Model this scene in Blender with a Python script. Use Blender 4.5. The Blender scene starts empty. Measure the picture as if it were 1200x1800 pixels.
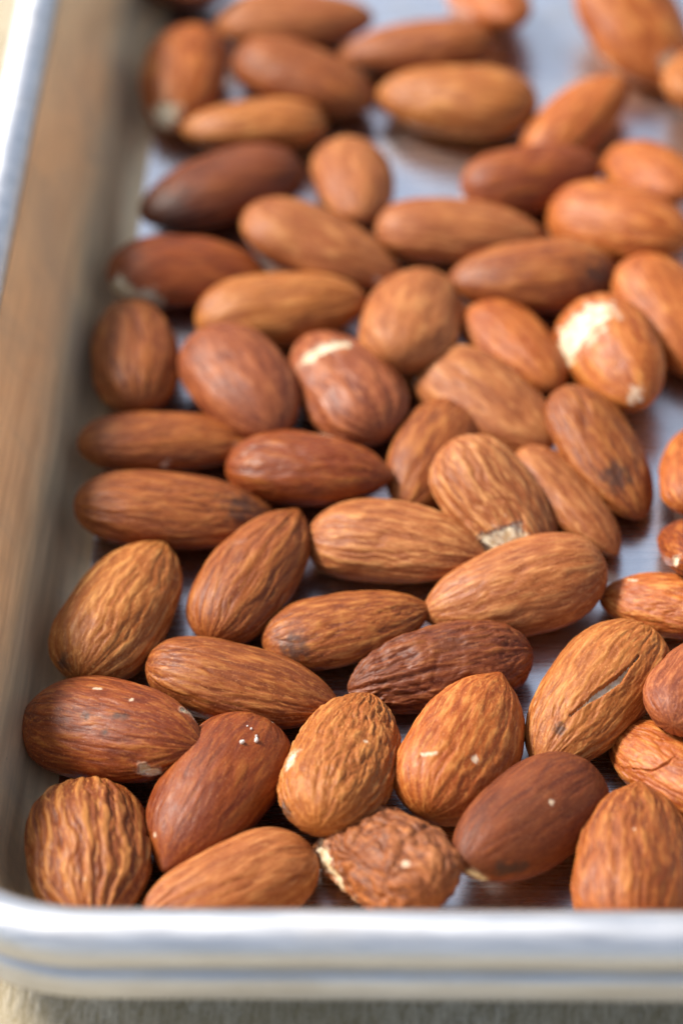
import bpy, math, random
import numpy as np
from mathutils import Matrix, Vector

# All measurements below are in centimetres; CM turns them into metres.
CM = 0.01
scene = bpy.context.scene

# ------------------------------------------------------------------ camera
cam_data = bpy.data.cameras.new('camera')
cam = bpy.data.objects.new('camera', cam_data)
scene.collection.objects.link(cam)
R_ = Vector((0.9977058580625898, 0.04440979573770771, -0.05109589836891553))
U_ = Vector((0.003702411709830142, 0.717838251748102, 0.6962000692866667))
F_ = Vector((-0.06759669322623985, 0.6947920655633336, -0.716027005562719))
m = Matrix((R_, U_, -F_)).transposed().to_4x4()
m.translation = Vector((6.6413040812402375, -20.26549232579276, 28.953387793897768)) * CM
cam.matrix_world = m
cam_data.sensor_fit = 'VERTICAL'
cam_data.sensor_height = 36.0
cam_data.sensor_width = 24.0
cam_data.lens = 100.0
cam_data.clip_start = 0.01
cam_data.clip_end = 50.0
cam_data.dof.use_dof = True
cam_data.dof.focus_distance = 0.370
cam_data.dof.aperture_fstop = 9.5
scene.camera = cam

# ------------------------------------------------------------------ sky, sun, exposure
SUN_EL, SUN_AZ = math.radians(42), math.radians(-62)      # azimuth from +Y towards +X
world = bpy.data.worlds.new('World')
scene.world = world
world.use_nodes = True
wn = world.node_tree.nodes
wl = world.node_tree.links
wn.clear()
sky = wn.new('ShaderNodeTexSky')
sky.sky_type = 'NISHITA'
sky.sun_disc = False
sky.sun_elevation = SUN_EL
sky.sun_rotation = SUN_AZ
sky.air_density = 1.0
sky.dust_density = 2.0
sky.ozone_density = 1.0
bg = wn.new('ShaderNodeBackground')
bg.inputs['Strength'].default_value = 0.112
wo = wn.new('ShaderNodeOutputWorld')
hs = wn.new('ShaderNodeHueSaturation')          # thin high cloud: a paler sky
hs.inputs['Saturation'].default_value = .68
wl.new(sky.outputs[0], hs.inputs['Color'])
wl.new(hs.outputs[0], bg.inputs[0])
wl.new(bg.outputs[0], wo.inputs[0])
sun_data = bpy.data.lights.new('sun', 'SUN')
sun_data.energy = 3.8
sun_data.angle = math.radians(13)
sun_data.color = (1.0, 0.92, 0.82)
sun = bpy.data.objects.new('sun', sun_data)
scene.collection.objects.link(sun)
to_sun = Vector((math.sin(SUN_AZ) * math.cos(SUN_EL), math.cos(SUN_AZ) * math.cos(SUN_EL), math.sin(SUN_EL)))
sun.rotation_euler = to_sun.to_track_quat('Z', 'Y').to_euler()
scene.view_settings.view_transform = 'Standard'
scene.view_settings.look = 'None'
scene.view_settings.gamma = 1.0
scene.view_settings.exposure = 0.74
scene.cycles.max_bounces = 8

# ------------------------------------------------------------------ helpers
col = scene.collection


def link(o, parent=None):
    col.objects.link(o)
    if parent is not None:
        o.parent = parent
    return o


def tag(o, label=None, cat=None, group=None, kind=None):
    for k, v in (('label', label), ('category', cat), ('group', group), ('kind', kind)):
        if v:
            o[k] = v
    return o


def mesh_from(name, co, quads, tris, mat, parent=None, attrs=None, smooth=True):
    """Link one mesh object built from numpy arrays (co in cm)."""
    me = bpy.data.meshes.new(name)
    co = np.asarray(co, dtype=np.float64) * CM
    quads = np.asarray(quads, dtype=np.int64).reshape(-1, 4)
    tris = np.asarray(tris, dtype=np.int64).reshape(-1, 3)
    nq, ntr = len(quads), len(tris)
    me.vertices.add(len(co))
    me.vertices.foreach_set('co', co.astype(np.float32).ravel())
    me.loops.add(nq * 4 + ntr * 3)
    me.loops.foreach_set('vertex_index', np.concatenate([quads.ravel(), tris.ravel()]).astype(np.int32))
    me.polygons.add(nq + ntr)
    me.polygons.foreach_set('loop_start', np.concatenate([np.arange(nq) * 4, nq * 4 + np.arange(ntr) * 3]).astype(np.int32))
    me.polygons.foreach_set('use_smooth', np.full(nq + ntr, smooth))
    me.update(calc_edges=True)
    me.validate()
    for an, av in (attrs or {}).items():
        a = me.attributes.new(an, 'FLOAT', 'POINT')
        a.data.foreach_set('value', np.asarray(av, dtype=np.float32))
    me.materials.append(mat)
    return link(bpy.data.objects.new(name, me), parent)


_perm = np.random.RandomState(7).permutation(256)
_perm = np.concatenate([_perm, _perm, _perm])
_g = np.random.RandomState(11).normal(size=(256, 3))
_g /= np.linalg.norm(_g, axis=1)[:, None]


def pn(x, y, z, seed=0):
    """gradient noise, about -0.7 .. 0.7"""
    x = x + seed * 17.31
    y = y + seed * 5.77
    z = z + seed * 9.13
    xi, yi, zi = np.floor(x).astype(int), np.floor(y).astype(int), np.floor(z).astype(int)
    xf, yf, zf = x - xi, y - yi, z - zi
    u, v, w = (t * t * t * (t * (t * 6 - 15) + 10) for t in (xf, yf, zf))
    out = 0
    for dx in (0, 1):
        for dy in (0, 1):
            for dz in (0, 1):
                h = _perm[_perm[_perm[(xi + dx) & 255] + ((yi + dy) & 255)] + ((zi + dz) & 255)]
                g = _g[h]
                d = g[..., 0] * (xf - dx) + g[..., 1] * (yf - dy) + g[..., 2] * (zf - dz)
                out = out + d * (u if dx else 1 - u) * (v if dy else 1 - v) * (w if dz else 1 - w)
    return out


def sstep(a, b, x):
    t = np.clip((x - a) / (b - a), 0, 1)
    return t * t * (3 - 2 * t)


# ------------------------------------------------------------------ materials
class NT:
    """small helper to write node trees"""

    def __init__(self, name):
        self.mat = bpy.data.materials.new(name)
        self.mat.use_nodes = True
        self.n = self.mat.node_tree.nodes
        self.l = self.mat.node_tree.links
        self.n.clear()
        self.out = self.n.new('ShaderNodeOutputMaterial')
        self.b = self.n.new('ShaderNodeBsdfPrincipled')
        self.l.new(self.b.outputs[0], self.out.inputs[0])

    def put(self, sock, v):
        if hasattr(v, 'is_output'):
            self.l.new(v, sock)
        else:
            sock.default_value = v

    def node(self, t, **kw):
        n = self.n.new(t)
        for k, v in kw.items():
            setattr(n, k, v)
        return n

    def noise(self, vec, scale, detail=4, rough=0.55, dist=0.0):
        n = self.node('ShaderNodeTexNoise')
        self.put(n.inputs['Vector'], vec)
        n.inputs['Scale'].default_value = scale
        n.inputs['Detail'].default_value = detail
        n.inputs['Roughness'].default_value = rough
        n.inputs['Distortion'].default_value = dist
        return n.outputs[0]

    def mapping(self, vec, scale, loc=(0, 0, 0), rot=(0, 0, 0)):
        n = self.node('ShaderNodeMapping')
        self.put(n.inputs[0], vec)
        n.inputs['Scale'].default_value = scale
        n.inputs['Location'].default_value = loc
        n.inputs['Rotation'].default_value = rot
        return n.outputs[0]

    def ramp(self, v, a, b, c0=0.0, c1=1.0):
        n = self.node('ShaderNodeMapRange', interpolation_type='SMOOTHSTEP')
        self.put(n.inputs[0], v)
        n.inputs[1].default_value = a
        n.inputs[2].default_value = b
        n.inputs[3].default_value = c0
        n.inputs[4].default_value = c1
        return n.outputs[0]

    def mix(self, f, a, b, mode='MIX'):
        n = self.node('ShaderNodeMix', data_type='RGBA', blend_type=mode)
        self.put(n.inputs[0], f)
        self.put(n.inputs[6], a if hasattr(a, 'is_output') else (*a, 1))
        self.put(n.inputs[7], b if hasattr(b, 'is_output') else (*b, 1))
        return n.outputs[2]

    def math(self, op, a, b=0.0, clamp=False):
        n = self.node('ShaderNodeMath', operation=op, use_clamp=clamp)
        self.put(n.inputs[0], a)
        self.put(n.inputs[1], b)
        return n.outputs[0]

    def attr(self, name):
        return self.node('ShaderNodeAttribute', attribute_name=name).outputs['Fac']

    def bump(self, h, strength, dist, normal=None):
        n = self.node('ShaderNodeBump')
        n.inputs['Strength'].default_value = strength
        n.inputs['Distance'].default_value = dist
        self.put(n.inputs['Height'], h)
        if normal is not None:
            self.put(n.inputs['Normal'], normal)
        return n.outputs[0]

    def obj(self):
        return self.node('ShaderNodeTexCoord').outputs['Object']


# skin tones: dark (grooves), middle, light (ridges), blotch
TONES = {
    'umber':  ((.12, .032, .010), (.30, .094, .026), (.54, .22, .075), (.19, .055, .016)),
    'gold':   ((0.240, 0.061, 0.009), (0.399, 0.130, 0.025), (0.623, 0.279, 0.077), (0.304, 0.081, 0.013)),
    'tan':    ((0.224, 0.057, 0.013), (0.384, 0.123, 0.033), (0.607, 0.272, 0.088), (0.288, 0.076, 0.020)),
    'orange': ((0.240, 0.047, 0.006), (0.431, 0.116, 0.020), (0.623, 0.256, 0.061), (0.319, 0.071, 0.013)),
    'brown':  ((0.148, 0.031, 0.006), (0.305, 0.081, 0.015), (0.527, 0.209, 0.050), (0.206, 0.047, 0.009)),
    'red':    ((0.125, 0.021, 0.004), (0.256, 0.053, 0.008), (0.410, 0.136, 0.024), (0.176, 0.031, 0.006)),
    'dark':   ((0.092, 0.018, 0.005), (0.190, 0.044, 0.010), (0.304, 0.098, 0.023), (0.122, 0.031, 0.008)),
    'purple': ((0.151, 0.033, 0.012), (0.303, 0.082, 0.026), (0.462, 0.157, 0.052), (0.220, 0.054, 0.019)),
}


def almond_material(idx, tone, contrast, rough):
    dark, mid, light, blot = TONES[tone]
    t = NT('almond_skin')
    rnd = random.Random(idx * 31)
    oc = t.obj()
    off = (rnd.uniform(0, 9), rnd.uniform(0, 9), rnd.uniform(0, 9))
    streak_v = t.mapping(oc, (110, 800, 800), off)          # stretched along the nut
    streak = t.noise(streak_v, 1.0, 5, .6, .35)
    fine_v = t.mapping(oc, (420, 1300, 1300), off)
    fine = t.noise(fine_v, 1.0, 4, .65)
    big = t.noise(t.mapping(oc, (110, 170, 170), off), 1.0, 3, .5)
    powder = t.noise(t.mapping(oc, (3800, 3800, 3800)), 1.0, 3, .7)
    fibre = t.noise(t.mapping(oc, (330, 2300, 2300), off), 1.0, 4, .6, .2)
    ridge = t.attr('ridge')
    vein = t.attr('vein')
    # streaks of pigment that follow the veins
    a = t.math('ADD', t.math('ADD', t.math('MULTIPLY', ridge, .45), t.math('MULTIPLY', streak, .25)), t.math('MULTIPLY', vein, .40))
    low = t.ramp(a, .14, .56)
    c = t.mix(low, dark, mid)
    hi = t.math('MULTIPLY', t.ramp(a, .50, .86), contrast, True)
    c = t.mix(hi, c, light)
    c = t.mix(t.ramp(big, .50, .68, 0, .75), c, blot)
    c = t.mix(t.ramp(fine, .30, .70, .30, 0), c, dark)
    c = t.mix(t.ramp(fibre, .52, .68, 0, .5 * contrast + .14), c, light)
    c = t.mix(t.ramp(fibre, .47, .32, 0, .6), c, dark)
    c = t.mix(t.ramp(powder, .57, .70, 0, .45), c, tuple(min(1, x * 1.15 + .05) for x in light))
    c = t.mix(t.ramp(powder, .42, .30, 0, .45), c, tuple(x * .5 for x in dark))
    c = t.mix(t.math('MULTIPLY', t.attr('scorch_shade'), .8), c, (.045, .022, .016))
    c = t.mix(t.attr('fleck'), c, (.68, .53, .37))
    t.put(t.b.inputs['Base Color'], c)
    t.put(t.b.inputs['Roughness'], t.ramp(fine, .3, .7, rough - .02, rough + .16))
    t.b.inputs['IOR'].default_value = 1.45
    t.b.inputs['Specular IOR Level'].default_value = .32
    t.b.inputs['Subsurface Weight'].default_value = .06
    t.b.inputs['Subsurface Radius'].default_value = (.0012, .0005, .0002)
    t.b.inputs['Subsurface Scale'].default_value = 1.0
    n1 = t.bump(streak, .5, .00025)
    n2 = t.bump(fine, .6, .00012, n1)
    n2 = t.bump(fibre, .5, .00007, n2)
    n3 = t.bump(powder, .7, .00004, n2)
    t.put(t.b.inputs['Normal'], n3)
    return t.mat


def flesh_material():
    t = NT('almond_flesh')
    oc = t.obj()
    n = t.noise(oc, 900, 4, .6)
    t.put(t.b.inputs['Base Color'], t.mix(t.ramp(n, .35, .65), (.54, .38, .20), (.72, .62, .44)))
    t.b.inputs['Roughness'].default_value = .5
    t.b.inputs['Subsurface Weight'].default_value = .15
    t.b.inputs['Subsurface Radius'].default_value = (.002, .0014, .0008)
    t.b.inputs['Subsurface Scale'].default_value = 1.0
    t.put(t.b.inputs['Normal'], t.bump(n, .5, .0002))
    return t.mat


def metal_material(name, base, rough, grain, stain, patina=0.0, metallic=1.0):
    """worn aluminium; grain = scale vector whose small axis is the brushing direction"""
    t = NT(name)
    oc = t.obj()
    g1 = t.noise(t.mapping(oc, grain), 1.0, 6, .7)
    g2 = t.noise(t.mapping(oc, tuple(x * .45 for x in (grain[1], grain[0], grain[2])), (3, 1, 2), (0, 0, .5)), 1.0, 5, .7)
    blotch = t.noise(oc, 42, 5, .6, .8)
    spots = t.noise(oc, 260, 4, .65, .5)
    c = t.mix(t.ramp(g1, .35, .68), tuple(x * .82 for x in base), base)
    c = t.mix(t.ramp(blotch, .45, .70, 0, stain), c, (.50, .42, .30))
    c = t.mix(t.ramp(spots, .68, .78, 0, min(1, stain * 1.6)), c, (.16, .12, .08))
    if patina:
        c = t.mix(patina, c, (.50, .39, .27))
    t.put(t.b.inputs['Base Color'], c)
    t.b.inputs['Metallic'].default_value = metallic
    r = t.math('ADD', t.ramp(g1, .3, .7, rough - .06, rough + .06), t.ramp(blotch, .35, .7, 0, .08))
    t.put(t.b.inputs['Roughness'], r)
    n1 = t.bump(g1, .5, .00003)
    n2 = t.bump(g2, .3, .00002, n1)
    n3 = t.bump(spots, .25, .00006, n2)
    t.put(t.b.inputs['Normal'], n3)
    return t.mat


def table_material():
    t = NT('weathered_wood')
    oc = t.obj()
    fib = t.noise(t.mapping(oc, (1500, 330, 600)), 1.0, 5, .7, .3)
    sp = t.noise(oc, 1500, 4, .7)
    big = t.noise(t.mapping(oc, (40, 14, 40)), 1.0, 4, .55)
    c = t.mix(t.ramp(fib, .32, .68), (.36, .29, .17), (.76, .69, .54))
    c = t.mix(t.ramp(sp, .55, .72, 0, .7), c, (.78, .76, .70))
    c = t.mix(t.ramp(sp, .42, .30, 0, .6), c, (.08, .065, .04))
    c = t.mix(t.ramp(big, .40, .62, 0, .5), c, (.42, .34, .20))
    t.put(t.b.inputs['Base Color'], c)
    t.b.inputs['Roughness'].default_value = .75
    n = t.bump(fib, .9, .0006)
    t.put(t.b.inputs['Normal'], t.bump(sp, .8, .0003, n))
    return t.mat


M_FLESH = flesh_material()
M_BASE = metal_material('tray_floor_aluminium', (.93, .94, .96), .25, (55, 2600, 600), .25)
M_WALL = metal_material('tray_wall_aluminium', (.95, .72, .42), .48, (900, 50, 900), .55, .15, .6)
M_RIM = metal_material('tray_rim_aluminium', (.73, .75, .78), .48, (60, 700, 700), .16)
M_TABLE = table_material()

# ------------------------------------------------------------------ table
def grid(x0, x1, y0, y1, nx, ny, z):
    xs, ys = np.linspace(x0, x1, nx), np.linspace(y0, y1, ny)
    X, Y = np.meshgrid(xs, ys, indexing='xy')
    co = np.stack([X.ravel(), Y.ravel(), np.full(X.size, z)], -1)
    i = np.arange(nx - 1)[None, :] + nx * np.arange(ny - 1)[:, None]
    i = i.ravel()
    return co, np.stack([i, i + 1, i + nx + 1, i + nx], -1)


co, q = grid(-120, 140, -90, 130, 27, 23, -0.12)
tag(mesh_from('table_surface', co, q, [], M_TABLE, smooth=False), kind='structure')

# ------------------------------------------------------------------ tray
TW, TL = 24.0, 33.0          # floor size
FLARE, DEPTH = 0.87, 2.5


def rrect(off, rad, n=28):
    """rounded rectangle, the floor outline pushed outwards by off"""
    pts = []
    x0, x1, y0, y1 = -off, TW + off, -off, TL + off
    for cx, cy, a0 in ((x0 + rad, y0 + rad, 180), (x1 - rad, y0 + rad, 270), (x1 - rad, y1 - rad, 0), (x0 + rad, y1 - rad, 90)):
        for k in range(n + 1):
            a = math.radians(a0 + 90 * k / n)
            pts.append((cx + rad * math.cos(a), cy + rad * math.sin(a)))
    return np.array(pts)


def loft(name, prof, mat, parent, rad0, cap=False):
    """prof = [(outward offset, height)]; the corner radius grows with the offset"""
    rings = []
    for o, z in prof:
        r = rrect(o, max(.3, rad0 + o))
        rings.append(np.column_stack([r, np.full(len(r), z)]))
    n = len(rings[0])
    co = np.concatenate(rings)
    qs = []
    k = np.arange(n)
    for j in range(len(prof) - 1):
        qs.append(np.stack([j * n + k, j * n + (k + 1) % n, (j + 1) * n + (k + 1) % n, (j + 1) * n + k], -1))
    ob = mesh_from(name, co, np.concatenate(qs), [], mat, parent)
    return ob


tray = link(bpy.data.objects.new('baking_tray', None))
tag(tray, 'worn silver aluminium baking tray with rolled rim holding all the almonds', 'baking tray')
RC = 1.55
# floor: one sheet with a rounded outline, lying inside the fillet
fo = rrect(-.42, RC - .42)
cen = np.array([[TW / 2, TL / 2, 0]])
fco = np.concatenate([np.column_stack([fo, np.zeros(len(fo))]), cen])
nf = len(fo)
ftri = np.stack([np.arange(nf), (np.arange(nf) + 1) % nf, np.full(nf, nf)], -1)
mesh_from('base', fco, [], ftri, M_BASE, tray, smooth=False)
# walls: fillet, sloping side, then back down outside as a second skin
prof = []
sl = math.atan2(DEPTH, FLARE)
for k in range(9):
    a = sl * k / 8
    prof.append((-.42 + .46 * math.sin(a), .46 * (1 - math.cos(a))))
o0, z0 = prof[-1]
for k in range(1, 9):
    f = k / 8
    prof.append((o0 + (FLARE - o0) * f, z0 + (DEPTH - .06 - z0) * f))
th = .10
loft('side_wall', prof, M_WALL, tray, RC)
outer = [(o + th * math.sin(sl), z - th * math.cos(sl)) for o, z in prof[::-1]]
loft('outer_wall', outer[:9] + [(.20, .10), (.05, -.03), (-.2, -.10), (-.6, -.105)], M_RIM, tray, RC)
# rolled rim: a bead whose lip curls back in
bc, br = (FLARE + .34, 2.30), .335
rp = []
for k in range(25):
    a = math.radians(178 - 235 * k / 24)
    rp.append((bc[0] + br * math.cos(a) * 1.03, bc[1] + br * math.sin(a)))
rp += [(1.32, 1.97), (1.25, 1.92), (1.21, 1.86), (1.23, 1.80), (1.31, 1.765), (1.36, 1.72), (1.385, 1.66), (1.40, 1.56), (1.41, 1.44), (1.405, 1.39), (1.39, 1.355), (1.35, 1.34), (1.30, 1.35)]
loft('rim', rp, M_RIM, tray, RC)

# centre x y z, heading, pitch, roll, length, width, thickness
ALMONDS = [
(1, 1.05, 1.282, 0.575, -1.399, 0.154, -0.022, 2.562, 1.52, 0.993),
(2, 2.834, 0.843, 0.481, -2.576, 0.064, 0.02, 2.4, 1.275, 0.859),
(3, 2.553, 2.372, 0.508, -1.976, 0.017, 0.075, 2.549, 1.473, 0.986),
(4, 1.155, 3.291, 0.596, -0.392, 0.198, 0.088, 2.574, 1.45, 0.95),
(5, 1.02, 5.502, 0.493, 1.231, -0.017, -0.037, 2.594, 1.461, 0.98),
(6, 2.759, 4.22, 0.441, -0.261, -0.066, -0.206, 2.6, 1.302, 0.865),
(7, 2.773, 6.155, 0.481, 1.137, 0.056, -0.084, 2.458, 1.283, 0.868),
(8, 4.096, 5.28, 0.379, 0.276, 0.016, -0.08, 2.265, 1.163, 0.745),
(9, 4.707, 6.776, 0.454, -0.225, 0.063, 0.066, 2.459, 1.284, 0.834),
(10, 1.596, 7.429, 0.44, -0.034, -0.082, -0.165, 2.805, 1.363, 0.86),
(11, 1.387, 8.886, 0.383, 0.111, -0.098, -0.233, 2.594, 1.203, 0.717),
(12, 3.44, 8.175, 0.514, -0.198, 0.079, -0.201, 2.355, 1.283, 0.886),
(13, 5.382, 4.544, 0.383, -2.9, -0.049, -0.222, 2.48, 1.208, 0.75),
(14, 4.185, 2.804, 0.581, 1.375, -0.164, -0.018, 2.568, 1.389, 0.945),
(15, 5.723, 3.082, 0.531, 1.191, 0.025, 0.185, 2.374, 1.432, 0.959),
(16, 4.784, 1.247, 0.52, 2.265, -0.347, -0.132, 2.353, 1.338, 0.783),
(17, 6.553, 1.879, 0.573, -2.309, 0.132, -0.098, 2.434, 1.349, 0.937),
(18, 7.397, 4.033, 0.447, -2.125, -0.056, 0.134, 2.61, 1.429, 0.907),
(19, 6.388, 5.879, 0.483, -2.87, -0.123, -0.255, 2.514, 1.331, 0.877),
(20, 7.867, 1.196, 0.544, 1.497, -0.035, 0.114, 2.463, 1.466, 1.004),
(21, 8.416, 2.867, 0.387, 2.345, -0.169, -0.008, 2.189, 1.15, 0.723),
(22, 8.836, 4.154, 0.578, 1.156, -0.34, 0.051, 2.423, 1.205, 0.785),
(23, 8.44, 5.724, 0.355, 2.809, -0.165, 0.044, 1.931, 1.027, 0.666),
(24, 8.868, 6.527, 0.64, 1.794, -0.576, 0.017, 2.2, 1.083, 0.63),
(25, 6.108, 7.446, 0.56, -0.97, -0.231, 0.063, 2.276, 1.32, 0.888),
(26, 7.134, 7.703, 0.351, -1.0, -0.05, -0.411, 2.259, 0.998, 0.631),
(27, 7.6, 8.581, 0.422, -1.14, -0.136, -0.247, 2.486, 1.161, 0.75),
(28, 5.213, 8.613, 0.349, -1.944, -0.027, -0.165, 2.226, 1.193, 0.679),
(29, 5.967, 9.633, 0.394, -0.78, -0.039, 0.18, 2.509, 1.312, 0.76),
(30, 3.888, 9.931, 0.479, 2.065, -0.052, -0.072, 2.529, 1.387, 0.936),
(31, 2.389, 9.897, 0.557, -1.038, 0.033, 0.027, 2.512, 1.444, 1.005),
(32, 0.726, 10.689, 0.437, 1.735, -0.037, -0.006, 2.454, 1.28, 0.867),
(33, 2.839, 11.653, 0.443, 0.112, 0.065, 0.183, 2.566, 1.276, 0.815),
(34, 1.356, 12.564, 0.402, 0.012, -0.075, 0.126, 2.44, 1.28, 0.812),
(35, 4.843, 11.349, 0.525, 1.458, -0.185, 0.026, 2.542, 1.453, 0.961),
(36, 3.396, 13.064, 0.472, -0.465, -0.132, -0.202, 2.68, 1.368, 0.88),
(37, 1.728, 14.458, 0.479, -2.706, -0.016, 0.112, 2.691, 1.454, 0.956),
(38, 3.828, 14.644, 0.465, -1.38, 0.16, -0.033, 2.337, 1.194, 0.776),
(39, 5.503, 13.457, 0.404, -0.062, -0.056, -0.068, 2.593, 1.291, 0.815),
(40, 6.629, 12.341, 0.445, -3.116, -0.03, -0.012, 2.538, 1.323, 0.888),
(41, 6.38, 10.82, 0.387, -0.984, 0.044, -0.012, 2.212, 1.11, 0.737),
(42, 7.791, 10.48, 0.554, -1.206, 0.072, 0.358, 2.452, 1.364, 0.924),
(43, 8.714, 11.371, 0.434, -1.12, -0.121, 0.019, 2.616, 1.301, 0.839),
(44, 8.953, 8.301, 0.39, 1.424, -0.213, -0.005, 2.177, 1.04, 0.673),
(45, 7.958, 13.428, 0.561, -0.576, 0.151, 0.176, 2.429, 1.36, 0.927),
(46, 6.607, 14.669, 0.46, 0.224, 0.045, 0.185, 2.212, 1.178, 0.793),
(47, 8.479, 14.67, 0.514, -1.095, 0.307, 0.081, 2.195, 1.133, 0.707),
(48, 7.35, 16.246, 0.385, 0.948, 0.07, -0.098, 2.384, 1.166, 0.726),
(49, 5.408, 16.661, 0.471, 2.91, -0.039, -0.007, 2.629, 1.44, 0.941),
(50, 4.737, 18.146, 0.426, -3.098, -0.07, 0.247, 2.596, 1.292, 0.798),
(51, 2.9, 17.331, 0.459, -0.533, -0.032, -0.102, 2.583, 1.393, 0.927),
(52, 2.146, 16.08, 0.45, -3.071, 0.009, 0.249, 2.332, 1.205, 0.787),
(53, 0.907, 17.362, 0.442, -1.634, -0.051, 0.053, 2.503, 1.363, 0.894),
(54, 2.647, 18.959, 0.437, 0.025, -0.002, -0.162, 2.639, 1.351, 0.858),
(55, 5.954, 19.24, 0.529, -1.162, 0.3, -0.032, 2.275, 1.167, 0.732),
(56, 8.349, 18.486, 0.568, -1.147, -0.218, -0.093, 2.851, 1.64, 1.033),
(57, 9.41, 16.832, 0.626, 1.384, -0.375, 0.328, 2.423, 1.295, 0.793),
(58, 0.812, 19.884, 0.59, -0.918, 0.366, -0.014, 2.335, 1.21, 0.741),
]
MARKS = {1: [['fleck', [[0.35, -0.56, 0.29]], 0.029], ['fleck', [[0.79, -0.04, 0.37]], 0.029]],
3: [['fleck', [[-1.19, 0.25, 0.16]], 0.051], ['fleck', [[1.05, -0.26, 0.19]], 0.033]],
4: [['flesh', [[0.94, 0.39, 0.16], [1.08, 0.36, 0.01]], 0.037], ['flesh', [[0.77, -0.54, 0.09], [0.93, -0.47, 0.03]], 0.059], ['fleck', [[-0.26, 0.3, 0.44], [-0.17, 0.33, 0.43]], 0.03], ['fleck', [[0.32, 0.26, 0.42]], 0.022], ['dark', [[-0.14, -0.15, 0.47]], 0.067], ['dark', [[0.27, -0.05, 0.46], [0.37, -0.04, 0.45]], 0.067], ['dark', [[0.21, -0.29, 0.42]], 0.052]],
14: [['flesh', [[-0.31, 0.57, 0.28], [-0.51, 0.57, 0.27]], 0.066], ['fleck', [[-0.01, -0.32, 0.42]], 0.037], ['dark', [[-1.06, 0.48, -0.07]], 0.19]],
15: [['fleck', [[-0.63, 0.36, 0.39], [-0.56, 0.2, 0.45]], 0.037], ['fleck', [[-0.4, -0.29, 0.44]], 0.059]],
16: [['flesh', [[0.67, 0.44, 0.18], [0.22, 0.62, 0.12], [-0.01, 0.66, -0.07]], 0.106], ['fleck', [[-0.74, 0.08, 0.35]], 0.064]],
17: [['fleck', [[-0.09, 0.19, 0.45]], 0.036], ['flesh', [[1.19, 0.11, 0.03], [1.09, 0.25, -0.05]], 0.036], ['dark', [[0.93, 0.37, 0.11], [0.7, 0.5, 0.12]], 0.086]],
18: [['crack', [[0.67, 0.12, 0.37], [0.28, 0.26, 0.4], [-0.09, 0.38, 0.39], [-0.6, 0.4, 0.37]], 0.039], ['dark', [[0.89, 0.1, 0.31]], 0.082]],
20: [['fleck', [[0.15, 0.09, 0.49]], 0.028]],
21: [['crack', [[0.26, 0.47, 0.18], [-0.02, 0.4, 0.26], [-0.13, 0.22, 0.34], [-0.16, -0.09, 0.36]], 0.018]],
11: [['flesh', [[0.97, -0.35, 0.06], [1.16, -0.22, 0.06]], 0.082], ['fleck', [[-0.08, -0.6, -0.02]], 0.066]],
12: [['fleck', [[0.14, 0.43, 0.32], [0.29, 0.43, 0.3]], 0.056]],  # highlight on top, painted into the skin as a white mark
25: [['flesh', [[0.6, -0.52, 0.1], [0.66, -0.36, 0.25], [0.73, -0.18, 0.3]], 0.174]],
30: [['flesh', [[0.46, 0.34, 0.36], [0.44, 0.13, 0.42], [0.43, -0.23, 0.4]], 0.1]],  # white patch across the upper end
42: [['flesh', [[-0.31, -0.49, 0.33], [-0.41, -0.23, 0.44], [-0.43, 0.02, 0.47]], 0.283], ['fleck', [[-0.02, -0.21, 0.44]], 0.133], ['fleck', [[1.12, -0.06, 0.16]], 0.125]],
34: [['flesh', [[-0.99, -0.44, 0.1], [-0.73, -0.58, 0.06], [-0.48, -0.64, 0.01]], 0.174]],
53: [['flesh', [[1.11, -0.15, 0.16]], 0.207]],
56: [['flesh', [[1.16, 0.03, 0.27]], 0.17]],
24: [['flesh', [[-0.71, 0.48, 0.04]], 0.07]],
23: [['fleck', [[0.58, -0.1, 0.25], [0.44, -0.08, 0.28]], 0.031]],
36: [['fleck', [[1.14, -0.32, 0.04]], 0.088]],
8: [['dark', [[-0.81, -0.37, 0.2]], 0.2]],
27: [['dark', [[0.68, -0.2, 0.27]], 0.21]],
40: [['dark', [[-1.05, 0.34, 0.2]], 0.345]],  # shade on the right end, painted into the skin colour
10: [['dark', [[0.99, -0.13, 0.27]], 0.32]],
5: [['dark', [[-1.22, 0.23, 0.14]], 0.108]],
37: [['dark', [[0.95, 0.4, 0.18]], 0.448]]}
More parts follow.
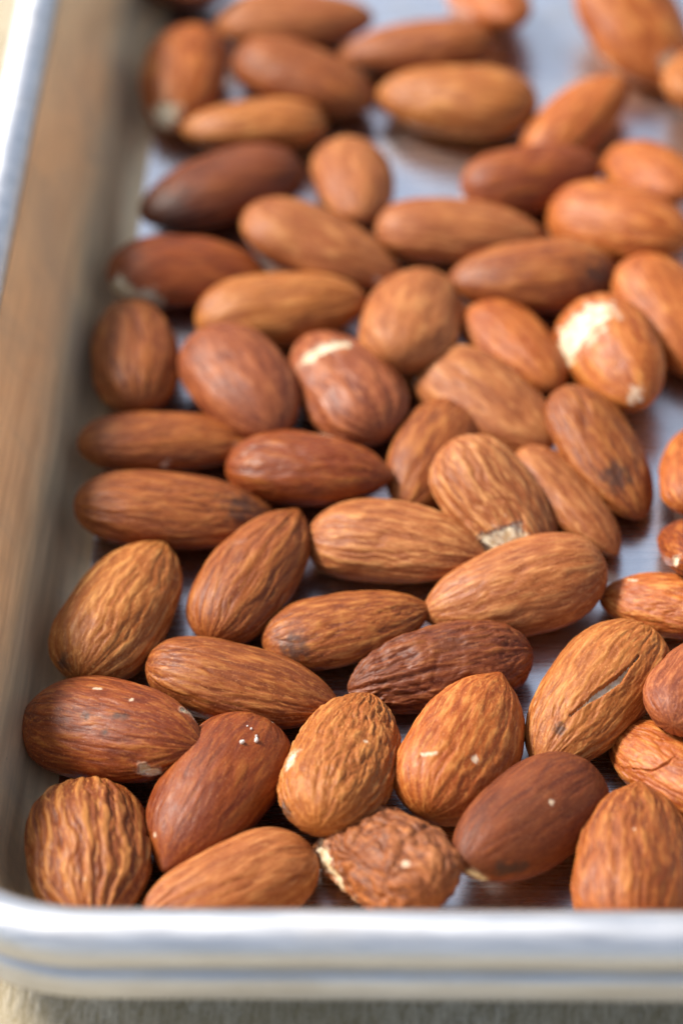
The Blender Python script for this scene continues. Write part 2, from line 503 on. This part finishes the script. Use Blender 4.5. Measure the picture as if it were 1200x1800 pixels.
# tone, vein height (cm), veins round the nut, breaks along it, contrast of light veins, roughness, nib, label, extra
STYLES = {
1: ('brown', .036, 28, 1.3, 1.5, .44, 0, 'broad brown almond with bold pale stripes in the front left corner', {'stripes': 1.5}),
2: ('tan', .013, 22, 1.8, .55, .46, 0.06, 'tan almond lying slanted against the front rim, right of the striped corner almond', {'stripes': 0.8}),
3: ('red', .007, 22, 1.6, .45, .40, 0.12, 'smooth dark red almond with tiny white crumbs near its upper end', {'stripes': 0.3}),
4: ('red', .009, 34, 2.4, .70, .42, 0.06, 'red brown almond with a nib touching the left wall and small dark spots on top', {'nub': .09}),
5: ('gold', .018, 26, 2.2, .9, .46, 0.08, 'golden brown almond standing tip up beside the left wall, wrinkled at its foot', {'stripes': 1.0}),
6: ('brown', .015, 22, 2.2, .70, .42, 0.10, 'long brown almond pointing right, just behind the white crumbs', {'stripes': 0.8}),
7: ('brown', .017, 20, 1.2, .50, .44, 0.08, 'deeply grooved brown almond leaning up right, tip by the pale streaked one', {'stripes': 0.9}),
8: ('brown', .012, 22, 3.0, .80, .42, 0.06, 'brown almond with a dark patch at its lower left end, left of centre', {}),
9: ('tan', .015, 24, 1.8, 1.1, .44, 0.08, 'pale streaked tan almond pointing right in the middle of the picture', {'stripes': 1.0}),
10: ('brown', .018, 22, 2.2, .40, .46, 0, 'long grey brown ridged almond lying across, its left end by the tray wall', {'stripes': 1.1}),
11: ('brown', .010, 22, 2.0, .40, .44, 0, 'slim brown almond by the left wall with a pale chipped right end', {}),
12: ('red', .016, 20, 1.8, .70, .38, 0.06, 'glossy red brown almond with a painted glint on top, right of the slim chipped one', {'stripes': 0.9}),
13: ('dark', .024, 24, 3.0, .70, .42, 0, 'dark red deeply wrinkled almond tucked under the big tan one', {'shrivel': .022, 'stripes': 0.8}),
14: ('gold', .026, 40, 4.0, .6, .48, 0.08, 'golden brown finely wrinkled almond with a chipped left edge', {'shrivel': .014}),
15: ('orange', .013, 28, 3.0, .75, .42, 0.12, 'orange brown almond with a white sliver and a pale fleck on it', {'stripes': 0.8}),
16: ('umber', .018, 18, 4.0, .50, .46, 0, 'stubby shrivelled brown almond with cream flesh bared at its left end', {'grow': 1.0, 'shrivel': .052, 'stripes': 0}),
17: ('dark', .005, 26, 2.0, .25, .50, 0, 'smooth matt dark brown almond near the front rim with a small chip underneath', {'stripes': 0.2}),
18: ('gold', .015, 28, 3.0, .70, .47, 0.06, 'golden almond with an open lengthwise crack showing pale flesh', {'stripes': 0.8}),
19: ('tan', .011, 24, 2.2, .70, .40, 0.06, 'big smooth tan almond lying over the wrinkled dark red one', {'stripes': 0.8}),
20: ('brown', .016, 24, 2.0, .70, .44, 0.12, 'broad streaked almond standing tip up at the front rim on the far right', {'stripes': 0.9}),
21: ('orange', .013, 24, 2.6, .80, .42, 0, 'orange gold almond split across by a dark crack at the right edge', {}),
22: ('purple', .010, 20, 2.0, .70, .44, 0, 'pinkish brown almond cut by the right edge, beside the cracked golden one', {}),
23: ('orange', .011, 22, 2.4, .80, .42, 0, 'pale orange almond cut by the right edge, touching the big smooth tan one', {}),
24: ('red', .008, 20, 2.0, .50, .40, 0, 'small red almond with a white chip, cut by the right edge', {}),
25: ('tan', .019, 22, 1.2, 1.3, .44, 0, 'tan almond with bold pale stripes and a cream broken lower end', {'stripes': 1.5}),
26: ('tan', .008, 20, 1.8, .35, .44, 0.06, 'narrow tan almond pressed alongside the boldly striped one', {}),
27: ('brown', .012, 20, 1.8, .55, .42, 0, 'brown almond with a scorched lower end beside bare tray metal', {}),
28: ('brown', .010, 18, 1.6, .50, .46, 0, 'plain light brown almond leaning below the wide tan one, centre right', {}),
29: ('tan', .010, 18, 1.8, .40, .44, 0, 'wide tan almond pointing down right behind the plain light brown one', {}),
30: ('purple', .016, 18, 1.8, .80, .40, 0, 'rosy brown almond with a white patch on its upper end', {'stripes': 0.9}),
31: ('purple', .007, 18, 1.8, .40, .44, 0, 'broad dull rosy brown almond, left of the one with the white patch', {}),
32: ('brown', .014, 18, 1.6, .35, .44, 0, 'upright dark brown almond against the left wall', {'stripes': 0.9}),
33: ('gold', .009, 18, 1.8, .40, .40, 0, 'golden almond lying across just behind the two broad rosy ones', {}),
34: ('red', .008, 18, 1.8, .25, .40, 0, 'red brown almond by the left wall with cream flesh at its lower left end', {}),
35: ('tan', .008, 18, 1.8, .40, .46, 0, 'short rounded tan almond seen nearly end on, centre of the picture', {}),
36: ('tan', .010, 18, 1.8, .40, .42, 0, 'tan brown almond pointing down right with a pale dot at its tip', {}),
37: ('dark', .008, 18, 1.8, .15, .42, 0, 'darkest mahogany almond pointing at the left wall beside a bare bright gap', {}),
38: ('tan', .010, 18, 1.8, .30, .46, 0, 'small egg shaped tan almond at the edge of the bare blue grey metal', {}),
39: ('tan', .010, 18, 1.8, .40, .44, 0, 'long tan almond lying across below the large bare patch of metal', {}),
40: ('brown', .008, 18, 1.8, .30, .40, 0, 'smooth brown almond with a dark right end, above the patchy white and orange one', {}),
41: ('orange', .008, 18, 1.8, .25, .44, 0, 'small orange brown almond, left of the patchy white and orange one', {}),
42: ('orange', .007, 18, 1.8, .70, .38, 0, 'orange almond with a large white peeled patch', {}),
43: ('orange', .009, 18, 1.8, .40, .44, 0, 'large pale orange almond cut by the right edge behind the peeled one', {}),
44: ('orange', .009, 18, 1.8, .30, .44, 0, 'orange almond cut by the right edge across the bare metal from the scorched one', {}),
45: ('orange', .009, 18, 1.8, .40, .40, 0, 'bright orange almond pointing right near the right edge', {}),
46: ('red', .009, 18, 1.8, .35, .44, 0, 'rosy brown almond partly under the bright orange one', {}),
47: ('orange', .008, 18, 1.8, .30, .44, 0, 'small orange almond just behind the bright orange one at the right edge', {}),
48: ('orange', .008, 18, 1.8, .40, .44, 0, 'orange almond leaning up to the right behind the rosy brown one', {}),
49: ('gold', .010, 18, 1.8, .55, .42, 0, 'golden tan almond lying alone on bare metal in the blurred background', {}),
50: ('brown', .009, 18, 1.8, .30, .44, 0, 'slim brown almond lying across just behind the lone golden tan one', {}),
51: ('brown', .009, 18, 1.8, .30, .44, 0, 'blurred rosy brown almond pointing down right, left of the lone golden one', {}),
52: ('gold', .009, 18, 1.8, .50, .42, 0, 'slim golden almond lying across, just behind the darkest mahogany one', {}),
53: ('orange', .009, 18, 1.8, .20, .40, 0, 'upright reddish almond with a pale foot by the left wall at the back', {}),
54: ('tan', .009, 18, 1.8, .30, .44, 0, 'long tan almond lying across at the top edge of the picture', {}),
55: ('orange', .009, 18, 1.8, .30, .44, 0, 'small orange almond cut by the top edge of the picture', {}),
56: ('orange', .009, 18, 1.8, .70, .42, 0, 'large pale orange almond with a cream tip in the top right corner', {}),
57: ('gold', .009, 18, 1.8, .50, .44, 0, 'yellowish almond cut by the right edge, touching the cream tip of the large pale one', {}),
58: ('dark', .009, 18, 1.8, .10, .44, 0, 'dark almond barely showing at the top edge beside the left wall', {}),
}

# ------------------------------------------------------------------ almonds
def profile(t):
    a = np.abs(np.clip(t, -1, 1))
    r = np.where(t < 0, np.sqrt(np.maximum(0, 1 - a ** 2.8)), np.maximum(0, 1 - a ** 2.3) ** .56)
    return r * (1 - .10 * t)


def seg_dist(P, pts):
    """distance of P to a polyline and the running position 0..1 of the nearest point"""
    pts = np.array(pts, dtype=float)
    if len(pts) == 1:
        return np.linalg.norm(P - pts[0], axis=-1), np.full(P.shape[:-1], .5)
    best = np.full(P.shape[:-1], 1e9)
    pos = np.zeros(P.shape[:-1])
    L = np.linalg.norm(np.diff(pts, axis=0), axis=1)
    cum = np.concatenate([[0], np.cumsum(L)])
    for i in range(len(pts) - 1):
        d = pts[i + 1] - pts[i]
        u = np.clip(((P - pts[i]) @ d) / (d @ d), 0, 1)
        dist = np.linalg.norm(P - (pts[i] + u[..., None] * d), axis=-1)
        s = dist < best
        best = np.where(s, dist, best)
        pos = np.where(s, (cum[i] + u * L[i]) / cum[-1], pos)
    return best, pos


def build_almond(row, style):
    idx, x, y, z, th, pi_, ro, L, W, T = row
    if 'grow' in style[8]:
        L, W, T, z = L * style[8]['grow'], W * style[8]['grow'], T * style[8]['grow'] * 1.12, z + .06
    L, W, T = L * 1.015, W * 1.035, T * 1.02
    tone, amp, cells, brk, contrast, rough, nib, label, extra = style
    front = y < 9.5
    if idx >= 22:
        amp, contrast = amp * 1.45, contrast + .25
    hi = idx in (18, 16, 14, 4, 21)
    nt, nph = (300, 300) if hi else ((210, 210) if front else (110, 120))
    rnd = np.random.RandomState(idx)
    # rings, closer together at both ends
    u = np.linspace(0, math.pi, nt)
    t = np.cos(u)[1:-1]
    ph = np.linspace(0, 2 * math.pi, nph, endpoint=False)
    Tt, Ph = np.meshgrid(t, ph, indexing='ij')
    Tt = np.concatenate([[1.0], Tt.ravel(), [-1.0]])
    Ph = np.concatenate([[0.0], Ph.ravel(), [0.0]])
    r = profile(Tt)
    if 'grow' in extra:
        r = .45 * r + .55 * np.maximum(0, 1 - np.abs(Tt) ** 4) ** .5
    c, s = np.cos(Ph), np.sin(Ph)
    ex = 2 / 1.92
    cy, cz = np.sign(c) * np.abs(c) ** ex, np.sign(s) * np.abs(s) ** ex
    X = Tt * L / 2
    bend = rnd.uniform(-.05, .05)
    Y = r * cy * W / 2 + bend * (Tt ** 2 - .33)
    Z = r * cz * T / 2
    # slightly flattened or swollen sides
    lf = pn(c * .8, s * .8, Tt * 1.1, idx) * .09 + pn(c * 1.7, s * 1.7, Tt * 2.2, idx + 40) * .035
    Y *= 1 + lf
    Z *= 1 + lf * .8
    P = np.stack([X, Y, Z], -1)
    N = np.stack([0 * X + Tt * .9 * np.abs(Tt) ** 3 * 1.2, cy / W * r.clip(.2), cz / T * r.clip(.2)], -1)
    N /= np.linalg.norm(N, axis=1)[:, None] + 1e-9
    # veins running from end to end
    a = cells / (2 * math.pi)
    body = np.sqrt(np.clip(1 - Tt ** 2, 0, 1))
    wob = pn(c * 1.6, s * 1.6, Tt * 2.6, idx + 3) * .40 + pn(c * 4, s * 4, Tt * 5, idx + 5) * .07
    c2, s2 = np.cos(Ph + wob * .5), np.sin(Ph + wob * .5)
    n1 = pn(c2 * a, s2 * a, Tt * brk + wob * .8, idx + 11)
    n2 = pn(c2 * a * 2.1, s2 * a * 2.1, Tt * brk * 1.9 + wob, idx + 19)
    n3 = pn(c2 * a * 4.3, s2 * a * 4.3, Tt * brk * 4.5, idx + 23)
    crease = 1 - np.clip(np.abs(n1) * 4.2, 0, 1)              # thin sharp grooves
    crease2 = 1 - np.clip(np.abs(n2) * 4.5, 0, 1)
    # regular veins that wander, fork and join
    kk = round(cells * .62)
    pw = pn(c * 1.3, s * 1.3, Tt * 1.7, idx + 81) * 5.5 + pn(c * 3.5, s * 3.5, Tt * 4.5, idx + 83) * 1.8
    wave = np.sin(kk * Ph + pw) * (.75 + .6 * pn(c * 2, s * 2, Tt * 2.5, idx + 87))
    sa = extra.get('stripes', .45)
    n1 = n1 * (1 - sa * .6) + wave * .30 * sa
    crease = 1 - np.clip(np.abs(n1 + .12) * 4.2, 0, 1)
    swell = n1 * 1.1
    n4 = pn(c2 * a * 2.6, s2 * a * 2.6, Tt * brk * 1.3 + wob, idx + 27)
    n5 = pn(c2 * a * 5.5, s2 * a * 5.5, Tt * brk * 3.2, idx + 29)
    vein = .5 + n4 * 1.1 + n5 * .7
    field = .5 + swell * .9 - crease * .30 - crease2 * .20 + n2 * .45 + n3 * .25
    patchy = .65 + .8 * pn(c * 1.2, s * 1.2, Tt * 1.8, idx + 31)
    disp = (-(crease ** 1.3) * 1.05 - (crease2 ** 1.3) * .55 + swell * 1.0 + n2 * .6 + n3 * .38) * amp * np.clip(patchy, .25, 1.3)
    if 'shrivel' in extra:
        k = extra['shrivel']
        q1 = pn(X * 2.4, Y * 2.4, Z * 2.4, idx + 51)
        wx, wy = pn(X * 2, Y * 2, Z * 2, 61) * .5, pn(X * 2, Y * 2, Z * 2, 67) * .5
        q2 = pn((X + wx) * 2.7, (Y + wy) * 3.8, Z * 3.8, idx + 57)
        q3 = pn((X + wx) * 7, (Y + wy) * 8.5, Z * 8.5, idx + 59)
        w = 1 - np.clip(np.abs(q2) * 3.2, 0, 1)
        w3 = 1 - np.clip(np.abs(q3) * 3.0, 0, 1)
        disp += k * (q1 * 1.2 - w ** 1.3 * .9 - w3 * .22 + .2)
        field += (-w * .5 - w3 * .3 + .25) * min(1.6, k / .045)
    disp *= np.clip(body * 1.5, 0, 1)
    if nib:
        X = X + nib * np.exp(-((1 - Tt) / .030))
        P[:, 0] = X
    if 'nub' in extra:
        X = X - extra['nub'] * np.exp(-((1 + Tt) / .03))
        P[:, 0] = X
    # marks: bare flesh, pale flecks, scorched spots, splits, a painted glint and a painted shaded end
    base_pts = P.copy()
    flesh = np.zeros(len(P))
    fleck = np.zeros(len(P))
    scorch_shade = np.zeros(len(P))
    for kind, pts, rad in MARKS.get(idx, []):
        # the marks are given on the smooth body: put them on this surface
        near = []
        for p in pts:
            near.append(base_pts[np.argmin(((base_pts - np.array(p)) ** 2).sum(1))])
        d, pos = seg_dist(base_pts, near)
        jag = pn(X * 9, Y * 9, Z * 9, idx + 71) * rad * .9 + pn(X * 26, Y * 26, Z * 26, idx + 73) * rad * .5
        if kind == 'flesh':
            m_ = sstep(.012, -.012, d - rad + jag)
            flesh = np.maximum(flesh, m_)
            disp -= m_ * .020
            fleck = np.maximum(fleck, .55 * sstep(.06, -.02, d - rad + jag * 1.5))
            disp += .008 * np.exp(-((d - rad * 1.25 + jag) / .025) ** 2)
        elif kind == 'crack':
            wid = rad * (np.sin(math.pi * np.clip(pos, 0, 1)) ** .8 * .9 + .12)
            wid = wid * (1 + 1.1 * pn(pos * 7, pos * 0, pos * 0, idx))
            dj = d + jag * .45
            m_ = sstep(wid + .012, wid - .008, dj)
            flesh = np.maximum(flesh, sstep(wid + .008, wid * .6, dj)) if rad > .03 else flesh
            disp -= m_ * min(.055, rad * 1.2 + .01)
            disp += .008 * np.exp(-((dj - wid * 1.6) / .04) ** 2)
        elif kind == 'fleck':
            fleck = np.maximum(fleck, sstep(rad * .95, rad * .55, d + jag * 1.7) * .75)
        else:
            scorch_shade = np.maximum(scorch_shade, sstep(rad * 1.5, rad * .2, d + jag * 1.2))
    P = P + N * disp[:, None]
    # faces
    nr = nt - 2
    k = np.arange(nph)
    tris = [np.stack([np.zeros(nph, int), 1 + k, 1 + (k + 1) % nph], -1)]
    ii = 1 + np.arange(nr - 1)[:, None] * nph
    A_ = (ii + k).ravel()
    B_ = (ii + (k + 1) % nph).ravel()
    quads = np.stack([A_, A_ + nph, B_ + nph, B_], -1)
    last = 1 + (nr - 1) * nph
    tris.append(np.stack([np.full(nph, last + nph), last + (k + 1) % nph, last + k], -1))
    tris = np.concatenate(tris)
    rot = (Matrix.Rotation(th, 3, 'Z') @ Matrix.Rotation(-pi_, 3, 'Y') @ Matrix.Rotation(ro, 3, 'X')).to_4x4()
    rot.translation = Vector((x, y, z)) * CM
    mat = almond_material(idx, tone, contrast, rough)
    attrs = {'vein': np.clip(vein, 0, 1), 'ridge': np.clip(field, 0, 1), 'fleck': fleck, 'scorch_shade': scorch_shade}
    big = flesh > .5
    fq = big[quads].sum(1) >= 3
    grp = 'roasted almonds spread over the tray'
    if fq.sum() < 12:
        ob = mesh_from('almond', P, quads, tris, mat, attrs=attrs)
    else:
        ob = link(bpy.data.objects.new('almond', None))
        mesh_from('skin', P, quads[~fq], tris, mat, ob, attrs=attrs)
        used = np.unique(quads[fq])
        remap = np.full(len(P), -1)
        remap[used] = np.arange(len(used))
        mesh_from('bare_flesh', P[used], remap[quads[fq]], [], M_FLESH, ob)
    ob.matrix_world = rot
    tag(ob, label, 'almond', grp)
    return ob


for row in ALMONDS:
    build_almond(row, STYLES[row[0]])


# ------------------------------------------------------------------ crumbs
def crumb(p, rad, seed, label):
    rs = np.random.RandomState(seed)
    u = np.linspace(0, math.pi, 9)[1:-1]
    v = np.linspace(0, 2 * math.pi, 12, endpoint=False)
    U, V = np.meshgrid(u, v, indexing='ij')
    d = np.stack([np.sin(U) * np.cos(V), np.sin(U) * np.sin(V), np.cos(U)], -1).reshape(-1, 3)
    d = np.concatenate([[[0, 0, 1]], d, [[0, 0, -1]]])
    rr = rad * (1 + .55 * pn(d[:, 0] * 1.4, d[:, 1] * 1.4, d[:, 2] * 1.4, seed))
    co = d * rr[:, None] * np.array([1, .8, .7])
    k = np.arange(12)
    tri = [np.stack([np.zeros(12, int), 1 + k, 1 + (k + 1) % 12], -1), np.stack([np.full(12, 85), 73 + (k + 1) % 12, 73 + k], -1)]
    a = (1 + np.arange(6)[:, None] * 12 + k).ravel()
    b = (1 + np.arange(6)[:, None] * 12 + (k + 1) % 12).ravel()
    ob = mesh_from('crumb', co, np.stack([a, a + 12, b + 12, b], -1), np.concatenate(tri), M_CRUMB)
    ob.location = Vector(p) * CM
    ob.rotation_euler = tuple(rs.uniform(0, 3, 3))
    tag(ob, label, 'crumb', 'tiny white crumbs lying on the dark red almond')


t_ = NT('white_crumb')
t_.put(t_.b.inputs['Base Color'], t_.mix(t_.noise(t_.obj(), 2500, 3), (.75, .70, .62), (.9, .88, .84)))
t_.b.inputs['Roughness'].default_value = .4
M_CRUMB = t_.mat
crumb((2.915, 2.777, 1.003), .036, 1, 'left of the two larger white crumbs on the smooth dark red almond')
crumb((3.092, 2.845, .958), .038, 2, 'right, larger white crumb on the smooth dark red almond')
crumb((3.084, 2.920, .948), .022, 3, 'small white crumb touching the larger right one on the dark red almond')
crumb((3.012, 3.042, .946), .019, 4, 'tiny white crumb near the upper end of the dark red almond')
crumb((2.958, 3.094, .942), .013, 5, 'tiniest white crumb, farthest back on the dark red almond')
